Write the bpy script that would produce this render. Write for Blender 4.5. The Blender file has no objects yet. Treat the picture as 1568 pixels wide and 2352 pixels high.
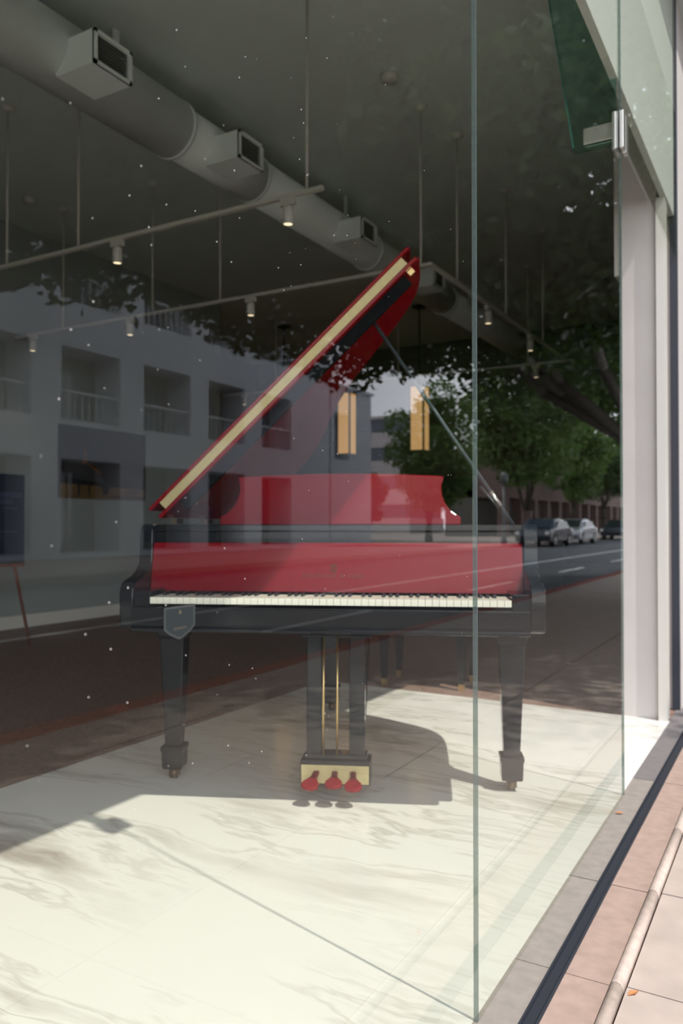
import bpy, bmesh, math, random
import numpy as np
from mathutils import Vector, Matrix

random.seed(7)
rng = np.random.default_rng(7)
C = bpy.context.scene.collection
R = math.radians

# ------------------------------------------------------------------ camera, sky, sun, exposure
# World: Z up, the shop glass is the plane X = -0.57, the street lies towards +X, Y runs along the pavement.
cam_d = bpy.data.cameras.new('camera')
cam = bpy.data.objects.new('camera', cam_d)
C.objects.link(cam)
cam.location = (0, 0, 1.0)
cam.rotation_euler = (R(90.85), 0, R(30))
cam_d.sensor_fit = 'HORIZONTAL'
cam_d.sensor_width = 24.0
cam_d.lens = 27.86
cam_d.clip_start = 0.02
cam_d.clip_end = 600
cam_d.dof.use_dof = True
cam_d.dof.focus_distance = 1.4
cam_d.dof.aperture_fstop = 5.0
sc = bpy.context.scene
sc.camera = cam

world = bpy.data.worlds.new('sky')
sc.world = world
world.use_nodes = True
wn, wl = world.node_tree.nodes, world.node_tree.links
wn.clear()
w_out = wn.new('ShaderNodeOutputWorld')
w_bg = wn.new('ShaderNodeBackground')
w_tc = wn.new('ShaderNodeTexCoord')
w_sep = wn.new('ShaderNodeSeparateXYZ')
w_ramp = wn.new('ShaderNodeValToRGB')
e = w_ramp.color_ramp.elements
e[0].position = 0.0; e[0].color = (1.45, 1.46, 1.58, 1)
e[1].position = 0.75; e[1].color = (0.12, 0.19, 0.32, 1)
m_ = w_ramp.color_ramp.elements.new(0.34); m_.color = (0.72, 0.74, 0.84, 1)
w_noise = wn.new('ShaderNodeTexNoise')
w_noise.inputs['Scale'].default_value = 2.6
w_noise.inputs['Detail'].default_value = 6
w_map = wn.new('ShaderNodeMapping')
w_map.inputs['Scale'].default_value = (1, 1, 3.0)
w_cr = wn.new('ShaderNodeValToRGB')
w_cr.color_ramp.elements[0].position = 0.42
w_cr.color_ramp.elements[1].position = 0.66
w_mix = wn.new('ShaderNodeMix'); w_mix.data_type = 'RGBA'
w_mix.inputs[7].default_value = (1.2, 1.2, 1.24, 1)
wl.new(w_tc.outputs['Generated'], w_sep.inputs[0])
wl.new(w_sep.outputs['Z'], w_ramp.inputs[0])
wl.new(w_tc.outputs['Generated'], w_map.inputs['Vector'])
wl.new(w_map.outputs[0], w_noise.inputs['Vector'])
wl.new(w_noise.outputs[0], w_cr.inputs[0])
wl.new(w_cr.outputs[0], w_mix.inputs[0])
wl.new(w_ramp.outputs[0], w_mix.inputs[6])
wl.new(w_mix.outputs[2], w_bg.inputs[0])
w_bg.inputs[1].default_value = 3.1
wl.new(w_bg.outputs[0], w_out.inputs[0])

sun_d = bpy.data.lights.new('sun', 'SUN')
sun = bpy.data.objects.new('sun', sun_d)
C.objects.link(sun)
SUN_EL = R(59.3)
to_sun = Vector((0.965 * math.cos(SUN_EL), -0.261 * math.cos(SUN_EL), math.sin(SUN_EL)))
sun.rotation_euler = to_sun.to_track_quat('Z', 'Y').to_euler()
sun.location = (20, -6, 30)
sun_d.energy = 3.95
sun_d.angle = R(0.55)
sun_d.color = (1.0, 0.955, 0.885)

sc.view_settings.view_transform = 'Standard'
sc.view_settings.look = 'None'
sc.view_settings.gamma = 1
sc.view_settings.use_curve_mapping = False
sc.view_settings.exposure = 0.0
sc.cycles.use_denoising = True
sc.cycles.max_bounces = 10
sc.cycles.diffuse_bounces = 5
sc.cycles.glossy_bounces = 5
sc.cycles.transparent_max_bounces = 24
sc.cycles.sample_clamp_indirect = 6.0
sc.cycles.caustics_reflective = False
sc.cycles.caustics_refractive = False

# ------------------------------------------------------------------ helpers
def tag(o, label=None, cat=None, group=None, kind=None):
    if label: o['label'] = label
    if cat: o['category'] = cat
    if group: o['group'] = group
    if kind: o['kind'] = kind
    return o

def empty(name, loc=(0, 0, 0), rz=0.0, label=None, cat=None, group=None, kind=None):
    o = bpy.data.objects.new(name, None)
    C.objects.link(o)
    o.empty_display_size = 0.1
    o.location = loc
    o.rotation_euler = (0, 0, rz)
    return tag(o, label, cat, group, kind)

class MB:
    """collects shapes into one mesh"""
    def __init__(s):
        s.v, s.f, s.m, s.sm = [], [], [], []
    def add(s, verts, faces, mi=0, smooth=False):
        b = len(s.v)
        s.v += [tuple(p) for p in verts]
        for f in faces:
            s.f.append(tuple(i + b for i in f)); s.m.append(mi); s.sm.append(smooth)
        return s
    def box(s, x0, x1, y0, y1, z0, z1, mi=0, mat=None):
        v = [(x0, y0, z0), (x1, y0, z0), (x1, y1, z0), (x0, y1, z0), (x0, y0, z1), (x1, y0, z1), (x1, y1, z1), (x0, y1, z1)]
        if mat is not None: v = [tuple(mat @ Vector(p)) for p in v]
        return s.add(v, [(3, 2, 1, 0), (4, 5, 6, 7), (0, 1, 5, 4), (1, 2, 6, 5), (2, 3, 7, 6), (3, 0, 4, 7)], mi)
    def prism(s, pts, axis, a0, a1, mi=0, mat=None, smooth=False):
        """closed 2D outline extruded along axis; pts are in the two other axes in order"""
        n = len(pts)
        def P(p, a):
            if axis == 'x': q = (a, p[0], p[1])
            elif axis == 'y': q = (p[0], a, p[1])
            else: q = (p[0], p[1], a)
            return tuple(mat @ Vector(q)) if mat is not None else q
        v = [P(p, a0) for p in pts] + [P(p, a1) for p in pts]
        b = len(s.v); s.v += v
        s.f.append(tuple(b + i for i in range(n))[::-1]); s.m.append(mi); s.sm.append(False)
        s.f.append(tuple(b + n + i for i in range(n))); s.m.append(mi); s.sm.append(False)
        for i in range(n):
            j = (i + 1) % n
            s.f.append((b + i, b + j, b + n + j, b + n + i)); s.m.append(mi); s.sm.append(smooth)
        return s
    def tube(s, p0, p1, r0, r1=None, n=12, mi=0, smooth=True):
        r1 = r0 if r1 is None else r1
        p0, p1 = Vector(p0), Vector(p1)
        d = (p1 - p0).normalized()
        u = d.orthogonal().normalized(); w = d.cross(u)
        v = []
        for p, r in ((p0, r0), (p1, r1)):
            for i in range(n):
                a = 2 * math.pi * i / n
                v.append(p + (u * math.cos(a) + w * math.sin(a)) * r)
        f = [(i, (i + 1) % n, n + (i + 1) % n, n + i) for i in range(n)]
        s.add(v, f, mi, smooth)
        b = len(s.v) - 2 * n
        s.f.append(tuple(b + i for i in range(n))[::-1]); s.m.append(mi); s.sm.append(False)
        s.f.append(tuple(b + n + i for i in range(n))); s.m.append(mi); s.sm.append(False)
        return s
    def lathe(s, prof, cx=0, cy=0, n=16, mi=0, smooth=True):
        k = len(prof); v = []
        for r, z in prof:
            for i in range(n):
                a = 2 * math.pi * i / n
                v.append((cx + r * math.cos(a), cy + r * math.sin(a), z))
        f = []
        for j in range(k - 1):
            for i in range(n):
                f.append((j * n + i, j * n + (i + 1) % n, (j + 1) * n + (i + 1) % n, (j + 1) * n + i))
        s.add(v, f, mi, smooth)
        b = len(s.v) - k * n
        if prof[0][0] > 1e-5:
            s.f.append(tuple(b + i for i in range(n))[::-1]); s.m.append(mi); s.sm.append(False)
        if prof[-1][0] > 1e-5:
            s.f.append(tuple(b + (k - 1) * n + i for i in range(n))); s.m.append(mi); s.sm.append(False)
        return s
    def path(s, pts, r, n=8, mi=0):
        for a, b in zip(pts[:-1], pts[1:]): s.tube(a, b, r, r, n, mi)
        return s
    def mesh(s, name, mats):
        me = bpy.data.meshes.new(name)
        me.from_pydata(s.v, [], s.f)
        for m in (mats if isinstance(mats, (list, tuple)) else [mats]): me.materials.append(m)
        me.polygons.foreach_set('material_index', s.m)
        me.polygons.foreach_set('use_smooth', s.sm)
        bm = bmesh.new(); bm.from_mesh(me)
        bmesh.ops.recalc_face_normals(bm, faces=bm.faces)
        bm.to_mesh(me); bm.free()
        me.update()
        return me
    def obj(s, name, mats, parent=None, bevel=0.0, label=None, cat=None, group=None, kind=None):
        o = bpy.data.objects.new(name, s.mesh(name, mats))
        C.objects.link(o)
        if parent is not None: o.parent = parent
        if bevel > 0:
            b = o.modifiers.new('bevel', 'BEVEL'); b.width = bevel; b.segments = 2; b.limit_method = 'ANGLE'; b.angle_limit = R(40)
        return tag(o, label, cat, group, kind)

def mesh_obj(name, me, parent=None, loc=(0, 0, 0), rot=(0, 0, 0), **k):
    o = bpy.data.objects.new(name, me)
    C.objects.link(o)
    if parent is not None: o.parent = parent
    o.location = loc; o.rotation_euler = rot
    return tag(o, **k)

# ------------------------------------------------------------------ materials
MATS = {}
def mat(name, col, rough=0.5, metal=0.0, noise=0.0, nscale=8.0, bump=0.0, spec=0.5, coat=0.0, emit=None, estr=0.0, stretch=(1, 1, 1)):
    m = bpy.data.materials.new(name); m.use_nodes = True
    nt = m.node_tree; b = nt.nodes['Principled BSDF']
    b.inputs['Base Color'].default_value = (*col, 1)
    b.inputs['Roughness'].default_value = rough
    b.inputs['Metallic'].default_value = metal
    b.inputs['Specular IOR Level'].default_value = spec
    b.inputs['Coat Weight'].default_value = coat
    if coat: b.inputs['Coat Roughness'].default_value = 0.02
    if emit:
        b.inputs['Emission Color'].default_value = (*emit, 1); b.inputs['Emission Strength'].default_value = estr
    if noise > 0 or bump > 0:
        tc = nt.nodes.new('ShaderNodeTexCoord'); mp = nt.nodes.new('ShaderNodeMapping')
        mp.inputs['Scale'].default_value = stretch
        nz = nt.nodes.new('ShaderNodeTexNoise'); nz.inputs['Scale'].default_value = nscale; nz.inputs['Detail'].default_value = 5
        nt.links.new(tc.outputs['Object'], mp.inputs[0]); nt.links.new(mp.outputs[0], nz.inputs['Vector'])
        if noise > 0:
            cr = nt.nodes.new('ShaderNodeValToRGB')
            cr.color_ramp.elements[0].position = 0.3; cr.color_ramp.elements[1].position = 0.7
            cr.color_ramp.elements[0].color = (*[c * (1 - noise) for c in col], 1)
            cr.color_ramp.elements[1].color = (*[min(1, c * (1 + noise)) for c in col], 1)
            nt.links.new(nz.outputs[0], cr.inputs[0]); nt.links.new(cr.outputs[0], b.inputs['Base Color'])
        if bump > 0:
            bp = nt.nodes.new('ShaderNodeBump'); bp.inputs['Strength'].default_value = bump; bp.inputs['Distance'].default_value = 0.01
            nt.links.new(nz.outputs[0], bp.inputs['Height']); nt.links.new(bp.outputs[0], b.inputs['Normal'])
    MATS[name] = m
    return m

def glass_mat(name, tint):
    """clear flat pane: straight transmission plus the mirror reflection of both faces by Fresnel"""
    m = bpy.data.materials.new(name); m.use_nodes = True
    nt = m.node_tree; nt.nodes.clear(); N = nt.nodes.new; L = nt.links.new
    out = N('ShaderNodeOutputMaterial'); mix = N('ShaderNodeMixShader')
    tr = N('ShaderNodeBsdfTransparent'); tr.inputs[0].default_value = (*tint, 1)
    gl = N('ShaderNodeBsdfGlossy'); gl.inputs['Roughness'].default_value = 0.0; gl.inputs[0].default_value = (0.97, 1.0, 0.99, 1)
    g = N('ShaderNodeNewGeometry'); dot = N('ShaderNodeVectorMath'); dot.operation = 'DOT_PRODUCT'
    L(g.outputs['Normal'], dot.inputs[0]); L(g.outputs['Incoming'], dot.inputs[1])
    def M(op, a, b):
        n = N('ShaderNodeMath'); n.operation = op
        for i, x in enumerate((a, b)):
            if x is None: continue
            if isinstance(x, (int, float)): n.inputs[i].default_value = x
            else: L(x, n.inputs[i])
        return n.outputs[0]
    c = M('ABSOLUTE', dot.outputs['Value'], None)
    two = M('ADD', M('MULTIPLY', M('POWER', M('SUBTRACT', 1.0, c), 4.0), 0.48), 0.055)
    front = M('SUBTRACT', 1.0, g.outputs['Backfacing'])
    L(M('MULTIPLY', two, front), mix.inputs[0]); L(tr.outputs[0], mix.inputs[1]); L(gl.outputs[0], mix.inputs[2])
    L(mix.outputs[0], out.inputs[0])
    MATS[name] = m
    return m

def marble_mat():
    m = bpy.data.materials.new('white_veined_marble'); m.use_nodes = True
    nt = m.node_tree; b = nt.nodes['Principled BSDF']; N = nt.nodes.new; L = nt.links.new
    tc = N('ShaderNodeTexCoord')
    warp = N('ShaderNodeTexNoise'); warp.inputs['Scale'].default_value = 1.6; warp.inputs['Detail'].default_value = 4
    L(tc.outputs['Object'], warp.inputs['Vector'])
    sub = N('ShaderNodeVectorMath'); sub.operation = 'SUBTRACT'; sub.inputs[1].default_value = (0.5, 0.5, 0.5)
    L(warp.outputs['Color'], sub.inputs[0])
    scl = N('ShaderNodeVectorMath'); scl.operation = 'SCALE'; scl.inputs['Scale'].default_value = 0.22
    L(sub.outputs[0], scl.inputs[0])
    add = N('ShaderNodeVectorMath'); add.operation = 'ADD'
    L(tc.outputs['Object'], add.inputs[0]); L(scl.outputs[0], add.inputs[1])
    mp = N('ShaderNodeMapping'); mp.inputs['Scale'].default_value = (0.5, 2.7, 1); mp.inputs['Rotation'].default_value = (0, 0, R(-9))
    L(add.outputs[0], mp.inputs[0])
    n1 = N('ShaderNodeTexNoise'); n1.inputs['Scale'].default_value = 1.5; n1.inputs['Detail'].default_value = 5; n1.inputs['Roughness'].default_value = 0.6
    L(mp.outputs[0], n1.inputs['Vector'])
    # thin veins where the stretched noise crosses its mean
    dv = N('ShaderNodeMath'); dv.operation = 'SUBTRACT'; dv.inputs[1].default_value = 0.5; L(n1.outputs[0], dv.inputs[0])
    ab = N('ShaderNodeMath'); ab.operation = 'ABSOLUTE'; L(dv.outputs[0], ab.inputs[0])
    vr = N('ShaderNodeValToRGB'); vr.color_ramp.elements[0].position = 0.0; vr.color_ramp.elements[0].color = (0.5,) * 3 + (1,)
    vr.color_ramp.elements[1].position = 0.026; vr.color_ramp.elements[1].color = (0, 0, 0, 1)
    L(ab.outputs[0], vr.inputs[0])
    # broad grey-beige patches
    pr = N('ShaderNodeValToRGB'); pr.color_ramp.elements[0].position = 0.535; pr.color_ramp.elements[0].color = (0, 0, 0, 1)
    pr.color_ramp.elements[1].position = 0.665; pr.color_ramp.elements[1].color = (0.9,) * 3 + (1,)
    L(n1.outputs[0], pr.inputs[0])
    n2 = N('ShaderNodeTexNoise'); n2.inputs['Scale'].default_value = 0.9; L(tc.outputs['Object'], n2.inputs['Vector'])
    gate = N('ShaderNodeValToRGB'); gate.color_ramp.elements[0].position = 0.36; gate.color_ramp.elements[1].position = 0.55
    L(n2.outputs[0], gate.inputs[0])
    mx = N('ShaderNodeMath'); mx.operation = 'MAXIMUM'; L(vr.outputs[0], mx.inputs[0]); L(pr.outputs[0], mx.inputs[1])
    ml = N('ShaderNodeMath'); ml.operation = 'MULTIPLY'; L(mx.outputs[0], ml.inputs[0]); L(gate.outputs[0], ml.inputs[1])
    mix = N('ShaderNodeMix'); mix.data_type = 'RGBA'
    mix.inputs[6].default_value = (0.85, 0.835, 0.785, 1); mix.inputs[7].default_value = (0.40, 0.35, 0.30, 1)
    L(ml.outputs[0], mix.inputs[0]); L(mix.outputs[2], b.inputs['Base Color'])
    b.inputs['Roughness'].default_value = 0.13
    b.inputs['Specular IOR Level'].default_value = 0.34
    return m

M_marble = marble_mat()
M_glass = glass_mat('clear_pane_glass', (0.955, 0.962, 0.940))
M_fin = glass_mat('green_fin_glass', (0.62, 0.82, 0.77))
M_finedge = mat('teal_glass_edge', (0.05, 0.20, 0.17), 0.15)
M_red = mat('red_lacquer', (0.20, 0.002, 0.009), 0.10, spec=0.24)
M_redlid = mat('red_lid_lacquer', (0.24, 0.002, 0.009), 0.14, spec=0.3)
M_black = mat('black_lacquer', (0.007, 0.008, 0.011), 0.10, spec=0.32)
M_blacksatin = mat('black_satin', (0.010, 0.012, 0.015), 0.40, spec=0.25)
M_propgrey = mat('grey_prop_metal', (0.075, 0.095, 0.11), 0.4, 0.4)
M_felt = mat('black_felt', (0.008, 0.009, 0.012), 0.9, spec=0.05)
M_ivory = mat('ivory_key', (0.86, 0.84, 0.74), 0.25)
M_ebony = mat('ebony_key', (0.012, 0.013, 0.016), 0.30)
M_brass = mat('brass', (0.72, 0.52, 0.24), 0.30, 0.9)
M_darkbrass = mat('aged_brass', (0.12, 0.085, 0.05), 0.4, 0.6)
M_cream = mat('brass_hinge_band', (0.55, 0.46, 0.24), 0.42, 0.25, noise=0.06, nscale=40)
M_gold = mat('gold_print', (0.12, 0.055, 0.014), 0.5)
M_ironplate = mat('bronze_iron_plate', (0.55, 0.36, 0.13), 0.35, 0.7)
M_spruce = mat('spruce_soundboard', (0.62, 0.42, 0.22), 0.4, noise=0.12, nscale=6, stretch=(14, 1, 1))
M_floor = mat('dark_brown_carpet', (0.23, 0.145, 0.112), 0.85, noise=0.25, nscale=60, bump=0.2)
M_ceil = mat('grey_painted_ceiling', (0.58, 0.645, 0.62), 0.9, noise=0.03, nscale=2)
M_wall = mat('pale_wall_paint', (0.30, 0.335, 0.33), 0.8, noise=0.02, nscale=3)
M_darkplank = mat('dark_grey_plank', (0.06, 0.06, 0.056), 0.55, noise=0.2, nscale=5, stretch=(1, 1, 12))
M_white = mat('white_trim_paint', (0.74, 0.72, 0.67), 0.5)
M_pier = mat('white_render', (0.56, 0.525, 0.50), 0.7, noise=0.03, nscale=5, bump=0.02)
M_post = mat('white_steel_paint', (0.62, 0.60, 0.55), 0.4)
M_header = mat('grey_white_beam_paint', (0.66, 0.70, 0.66), 0.5)
M_duct = mat('pale_duct_paint', (0.84, 0.90, 0.885), 0.55, noise=0.02, nscale=3)
M_grille = mat('grey_louvre', (0.20, 0.21, 0.20), 0.5, 0.3)
M_track = mat('white_track_metal', (0.55, 0.54, 0.50), 0.45)
M_led = mat('lit_lamp_lens', (0.9, 0.8, 0.6), 0.4, emit=(1.0, 0.80, 0.52), estr=1.6)
M_amber = mat('lit_amber_shade', (0.75, 0.5, 0.25), 0.5, emit=(1.0, 0.56, 0.22), estr=0.45)
M_frame = mat('dark_aluminium', (0.030, 0.034, 0.046), 0.6, 0.2)
M_seal = mat('clear_grey_silicone', (0.20, 0.25, 0.27), 0.2)
def _seal(m):
    nt = m.node_tree; o = nt.nodes['Material Output']; b = nt.nodes['Principled BSDF']
    t = nt.nodes.new('ShaderNodeBsdfTransparent'); t.inputs[0].default_value = (0.74, 0.80, 0.76, 1)
    x = nt.nodes.new('ShaderNodeMixShader'); x.inputs[0].default_value = 0.62
    nt.links.new(b.outputs[0], x.inputs[1]); nt.links.new(t.outputs[0], x.inputs[2]); nt.links.new(x.outputs[0], o.inputs[0])
_seal(M_seal)
M_chrome = mat('satin_steel', (0.62, 0.60, 0.57), 0.28, 0.85)
M_ledge = mat('grey_ledge_stone', (0.30, 0.265, 0.235), 0.75, noise=0.10, nscale=30, bump=0.08)
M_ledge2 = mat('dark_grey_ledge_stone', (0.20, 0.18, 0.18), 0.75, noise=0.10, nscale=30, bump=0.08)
M_pink = mat('pink_border_stone', (0.40, 0.285, 0.235), 0.8, noise=0.10, nscale=25, bump=0.1)
M_kerb = mat('pale_concrete_edging', (0.50, 0.40, 0.345), 0.85, noise=0.12, nscale=40, bump=0.3)
M_walk = mat('pinkish_concrete', (0.47, 0.385, 0.335), 0.9, noise=0.10, nscale=9, bump=0.15)
M_grout = mat('dirty_joint', (0.25, 0.205, 0.175), 0.95)
M_road = mat('asphalt', (0.078, 0.083, 0.094), 0.9, noise=0.15, nscale=20, bump=0.2)
M_redkerb = mat('red_kerb_paint', (0.34, 0.045, 0.028), 0.7, noise=0.15, nscale=10)
M_line = mat('white_road_paint', (0.72, 0.72, 0.72), 0.7, noise=0.1, nscale=20)
M_facade = mat('pale_grey_stucco', (0.60, 0.62, 0.66), 0.85, noise=0.03, nscale=1.5)
M_facade2 = mat('far_pale_stucco', (0.52, 0.49, 0.50), 0.85)
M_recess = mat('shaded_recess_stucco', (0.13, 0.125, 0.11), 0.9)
M_winframe = mat('grey_window_metal', (0.15, 0.15, 0.15), 0.4, 0.3)
M_winglass = mat('blue_window_glass', (0.05, 0.07, 0.11), 0.05, spec=0.8)
M_pinkwall = mat('pink_stucco', (0.17, 0.115, 0.105), 0.85)
def leaf_mat(name, col, nscale):
    m = mat(name, col, 0.5, noise=0.45, nscale=nscale)
    nt = m.node_tree; o = nt.nodes['Material Output']; b = nt.nodes['Principled BSDF']
    t = nt.nodes.new('ShaderNodeBsdfTranslucent'); t.inputs[0].default_value = (col[0] * 1.5, col[1] * 1.7, col[2] * 0.9, 1)
    x = nt.nodes.new('ShaderNodeMixShader'); x.inputs[0].default_value = 0.35
    nt.links.new(b.outputs[0], x.inputs[1]); nt.links.new(t.outputs[0], x.inputs[2]); nt.links.new(x.outputs[0], o.inputs[0])
    return m
M_bark = mat('brown_bark', (0.05, 0.04, 0.03), 0.9, noise=0.3, nscale=12, bump=0.5)
M_leaf = leaf_mat('ficus_leaf', (0.050, 0.088, 0.026), 0.9)
M_leaf2 = leaf_mat('broad_leaf', (0.085, 0.145, 0.036), 0.7)
M_tyre = mat('tyre_rubber', (0.02, 0.02, 0.02), 0.8)
M_carsilver = mat('silver_car_paint', (0.45, 0.47, 0.50), 0.25, 0.6, coat=0.5)
M_cardark = mat('dark_car_paint', (0.03, 0.035, 0.045), 0.2, coat=0.6)
M_carglass = mat('dark_car_glass', (0.02, 0.025, 0.03), 0.05, spec=0.8)
M_lampred = mat('red_tail_lens', (0.5, 0.02, 0.02), 0.2)
M_lampclear = mat('clear_head_lens', (0.8, 0.8, 0.8), 0.1)
M_wood = mat('reddish_easel_wood', (0.22, 0.065, 0.03), 0.5, noise=0.2, nscale=20)
M_poster = mat('navy_poster_print', (0.022, 0.035, 0.062), 0.35)
M_posterlt = mat('pale_blue_print', (0.06, 0.075, 0.15), 0.35)
M_art_sky = mat('art_night_blue', (0.012, 0.012, 0.020), 0.4, noise=0.25, nscale=3)
M_art_black = mat('art_black', (0.006, 0.005, 0.004), 0.4)
M_art_grey = mat('art_grey', (0.035, 0.040, 0.042), 0.4)
M_art_orange = mat('art_orange', (0.16, 0.055, 0.015), 0.4)
M_art_gold = mat('art_gold_floor', (0.14, 0.08, 0.022), 0.4, noise=0.25, nscale=6)
M_decal = mat('dark_green_decal', (0.014, 0.022, 0.024), 0.5)
M_decalrim = mat('grey_decal_border', (0.055, 0.06, 0.058), 0.5)
M_decaltext = mat('tan_decal_print', (0.12, 0.09, 0.06), 0.4)
M_dust = mat('pale_dust', (0.75, 0.72, 0.72), 0.9)
M_orangeleaf = mat('dry_orange_leaf', (0.5, 0.20, 0.07), 0.7)
M_plant = mat('dark_soil', (0.05, 0.04, 0.03), 0.95)
M_yellow = mat('yellow_paint', (0.55, 0.36, 0.04), 0.5)

GX = -0.57                      # glass plane
EDGE_Y = 4.33                   # far edge of the marble
CEIL = 3.87
SEAMS = [-4.629, -3.089, -1.549, -0.010, 1.529, 3.067, 4.607]

# ------------------------------------------------------------------ large structure
MB().box(-8.6, -0.50, -4.7, 12.2, -0.06, -0.006).obj('floor_1', M_floor, kind='structure', label='dark brown carpeted shop floor around and behind the marble')
MB().box(-2.62, -0.5755, -4.65, EDGE_Y, -0.02, 0.0).obj('floor_2', M_marble, kind='structure', label='polished white marble floor with grey veins under the red piano')
MB().box(-8.6, -0.40, -4.7, 12.2, CEIL, CEIL + 0.12).obj('ceiling', M_ceil, kind='structure', label='dark grey shop ceiling above the duct and tracks')
MB().box(-6.62, -6.5, -4.7, 8.1, 0, CEIL).obj('wall_back', M_wall, kind='structure', label='pale back wall of the shop with the dark picture')
MB().box(-6.5, -6.478, -4.6, 8.1, 0, 0.12).obj('baseboard_back', M_white, kind='structure', label='white baseboard along the back wall')
MB().box(-8.6, -8.5, 8.1, 12.2, 0, CEIL).box(-8.5, -6.62, 8.0, 8.1, 0, CEIL).obj('wall_alcove', M_wall, kind='structure', label='pale alcove wall behind the lanterns')
MB().box(-8.6, -0.5, -4.8, -4.7, 0, CEIL).obj('wall_side', M_wall, kind='structure', label='side wall of the shop near the viewer')
w = empty('wall_end', kind='structure', label='far end wall clad in dark horizontal planks')
MB().box(-8.6, -0.5, 11.62, 11.75, 0, CEIL).obj('backing', M_blacksatin, w)
for i in range(18):
    z0 = 0.02 + i * 0.213
    MB().box(-8.45, -0.66, 11.575 + 0.004 * (i % 3), 11.62, z0, z0 + 0.203).obj('plank', M_darkplank, w)
# street front beyond the glass, pier and post at the end of the marble
MB().box(-0.70, -0.560, 4.634, 12.3, -0.03, 7.2).obj('wall_front', M_pier, kind='structure', label='pinkish white street wall right of the glass')
MB().box(-0.605, -0.577, -5.2, 4.60, 2.67, 7.2).obj('wall_header', M_header, kind='structure', label='white header beam above the shop glass')
MB().box(-0.806, -0.626, EDGE_Y, 4.66, 0, CEIL).box(-0.838, -0.806, EDGE_Y + 0.01, 4.66, 2.31, CEIL).obj('wall_pier', M_pier, kind='structure', label='white rendered pier at the end of the marble floor')
MB().box(-0.626, -0.583, EDGE_Y - 0.03, EDGE_Y + 0.05, 0, 2.67).obj('trim_post', M_post, kind='structure', label='white steel post under the header beside the pier')
MB().box(-0.60, -0.562, 4.608, 4.632, -0.02, 7.2).obj('trim_jamb', M_frame, kind='structure', label='dark vertical jamb at the right end of the glass')

# shop window: three panes in view (and those running on to the left)
win = empty('window_1', (GX, 0, 0), kind='structure', label='frameless shop window of tall clear glass panes')
for a, b in zip(SEAMS[:-1], SEAMS[1:]):
    # the last bay is the open entrance: only its transom is glazed
    MB().box(-0.005, 0.005, a + 0.0027, b - 0.0027, 2.44 if a > 3 else 0.0, CEIL + 0.03).obj('glass_pane', M_glass, win)
for s in SEAMS[1:-1]:
    MB().box(-0.0045, 0.0045, s - 0.0026, s + 0.0026, 0.0, CEIL).obj('silicone_joint', M_seal, win)
# glass fins with steel patch fittings
def glass_fin(y, label):
    f = empty('glass_fin', (GX, y, 2.44), label=label, cat='glass fin', group='glass fins behind the window joints')
    MB().prism([(-0.012, -0.02), (-0.012, CEIL - 2.44), (-0.39, CEIL - 2.44), (-0.1715, 0.0), (-0.165, -0.02)], 'y', -0.006, 0.006).obj('fin_pane', M_fin, f)
    MB().prism([(-0.173, 0.0), (-0.3915, CEIL - 2.44), (-0.3855, CEIL - 2.44), (-0.167, 0.0)], 'y', -0.0066, 0.0066).obj('polished_edge', M_finedge, f)
    MB().box(-0.13, -0.006, -0.020, -0.0065, 0.0, 0.060).box(-0.13, -0.006, 0.0065, 0.020, 0.0, 0.060).obj('fin_bracket', M_chrome, f, 0.002)
    p = MB().box(0.006, 0.022, -0.046, -0.002, -0.055, 0.085).box(0.006, 0.022, 0.002, 0.046, -0.055, 0.085).obj('patch_fitting', M_chrome, f, 0.003)
    MB().box(-0.02, -0.006, -0.046, 0.046, -0.055, 0.085).obj('inner_plate', M_chrome, p, 0.002)
glass_fin(3.067, 'green glass fin with steel patch fitting at the upper right window joint')
glass_fin(1.529, 'green glass fin on the middle window joint, above the piano lid')

# stone ledge, slot drain, border, edging and pavement outside
YJ = [1.795 + 0.5 * k for k in range(-6, 21)]
led = empty('trim_ledge', kind='structure', label='grey stone ledge strip between the glass and the dark slot')
bor = empty('trim_border', kind='structure', label='pink stone border strip beyond the dark slot')
edg = empty('trim_edging', kind='structure', label='pale rounded concrete edging along the pavement')
MB().box(-0.5805, -0.30, -1.3, 12.2, -0.08, -0.028).obj('trim_bed', M_grout, kind='structure', label='dirty bed below the border stones')
for a, b in zip(YJ[:-1], YJ[1:]):
    dz = random.uniform(-0.0012, 0.0012)
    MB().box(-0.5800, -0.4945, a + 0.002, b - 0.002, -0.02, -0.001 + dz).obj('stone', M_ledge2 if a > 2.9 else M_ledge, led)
    MB().box(-0.459, -0.3645, a + 0.002, b - 0.002, -0.02, -0.002 + dz).obj('stone', M_pink, bor)
    MB().prism([(-0.3635, -0.03), (-0.3635, -0.001), (-0.359, 0.006), (-0.350, 0.009), (-0.341, 0.005), (-0.336, -0.006), (-0.336, -0.03)], 'y', a + 0.001, b - 0.001, smooth=True).obj('edging_stone', M_kerb, edg)
chn = MB().box(-0.4945, -0.4905, -1.3, 4.6, -0.03, 0.001).box(-0.464, -0.459, -1.3, 4.6, -0.03, 0.002).box(-0.4905, -0.464, -1.3, 4.6, -0.03, -0.009)
chn.obj('trim_slot', M_frame, kind='structure', label='dark metal slot drain running along the ledge')

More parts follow.
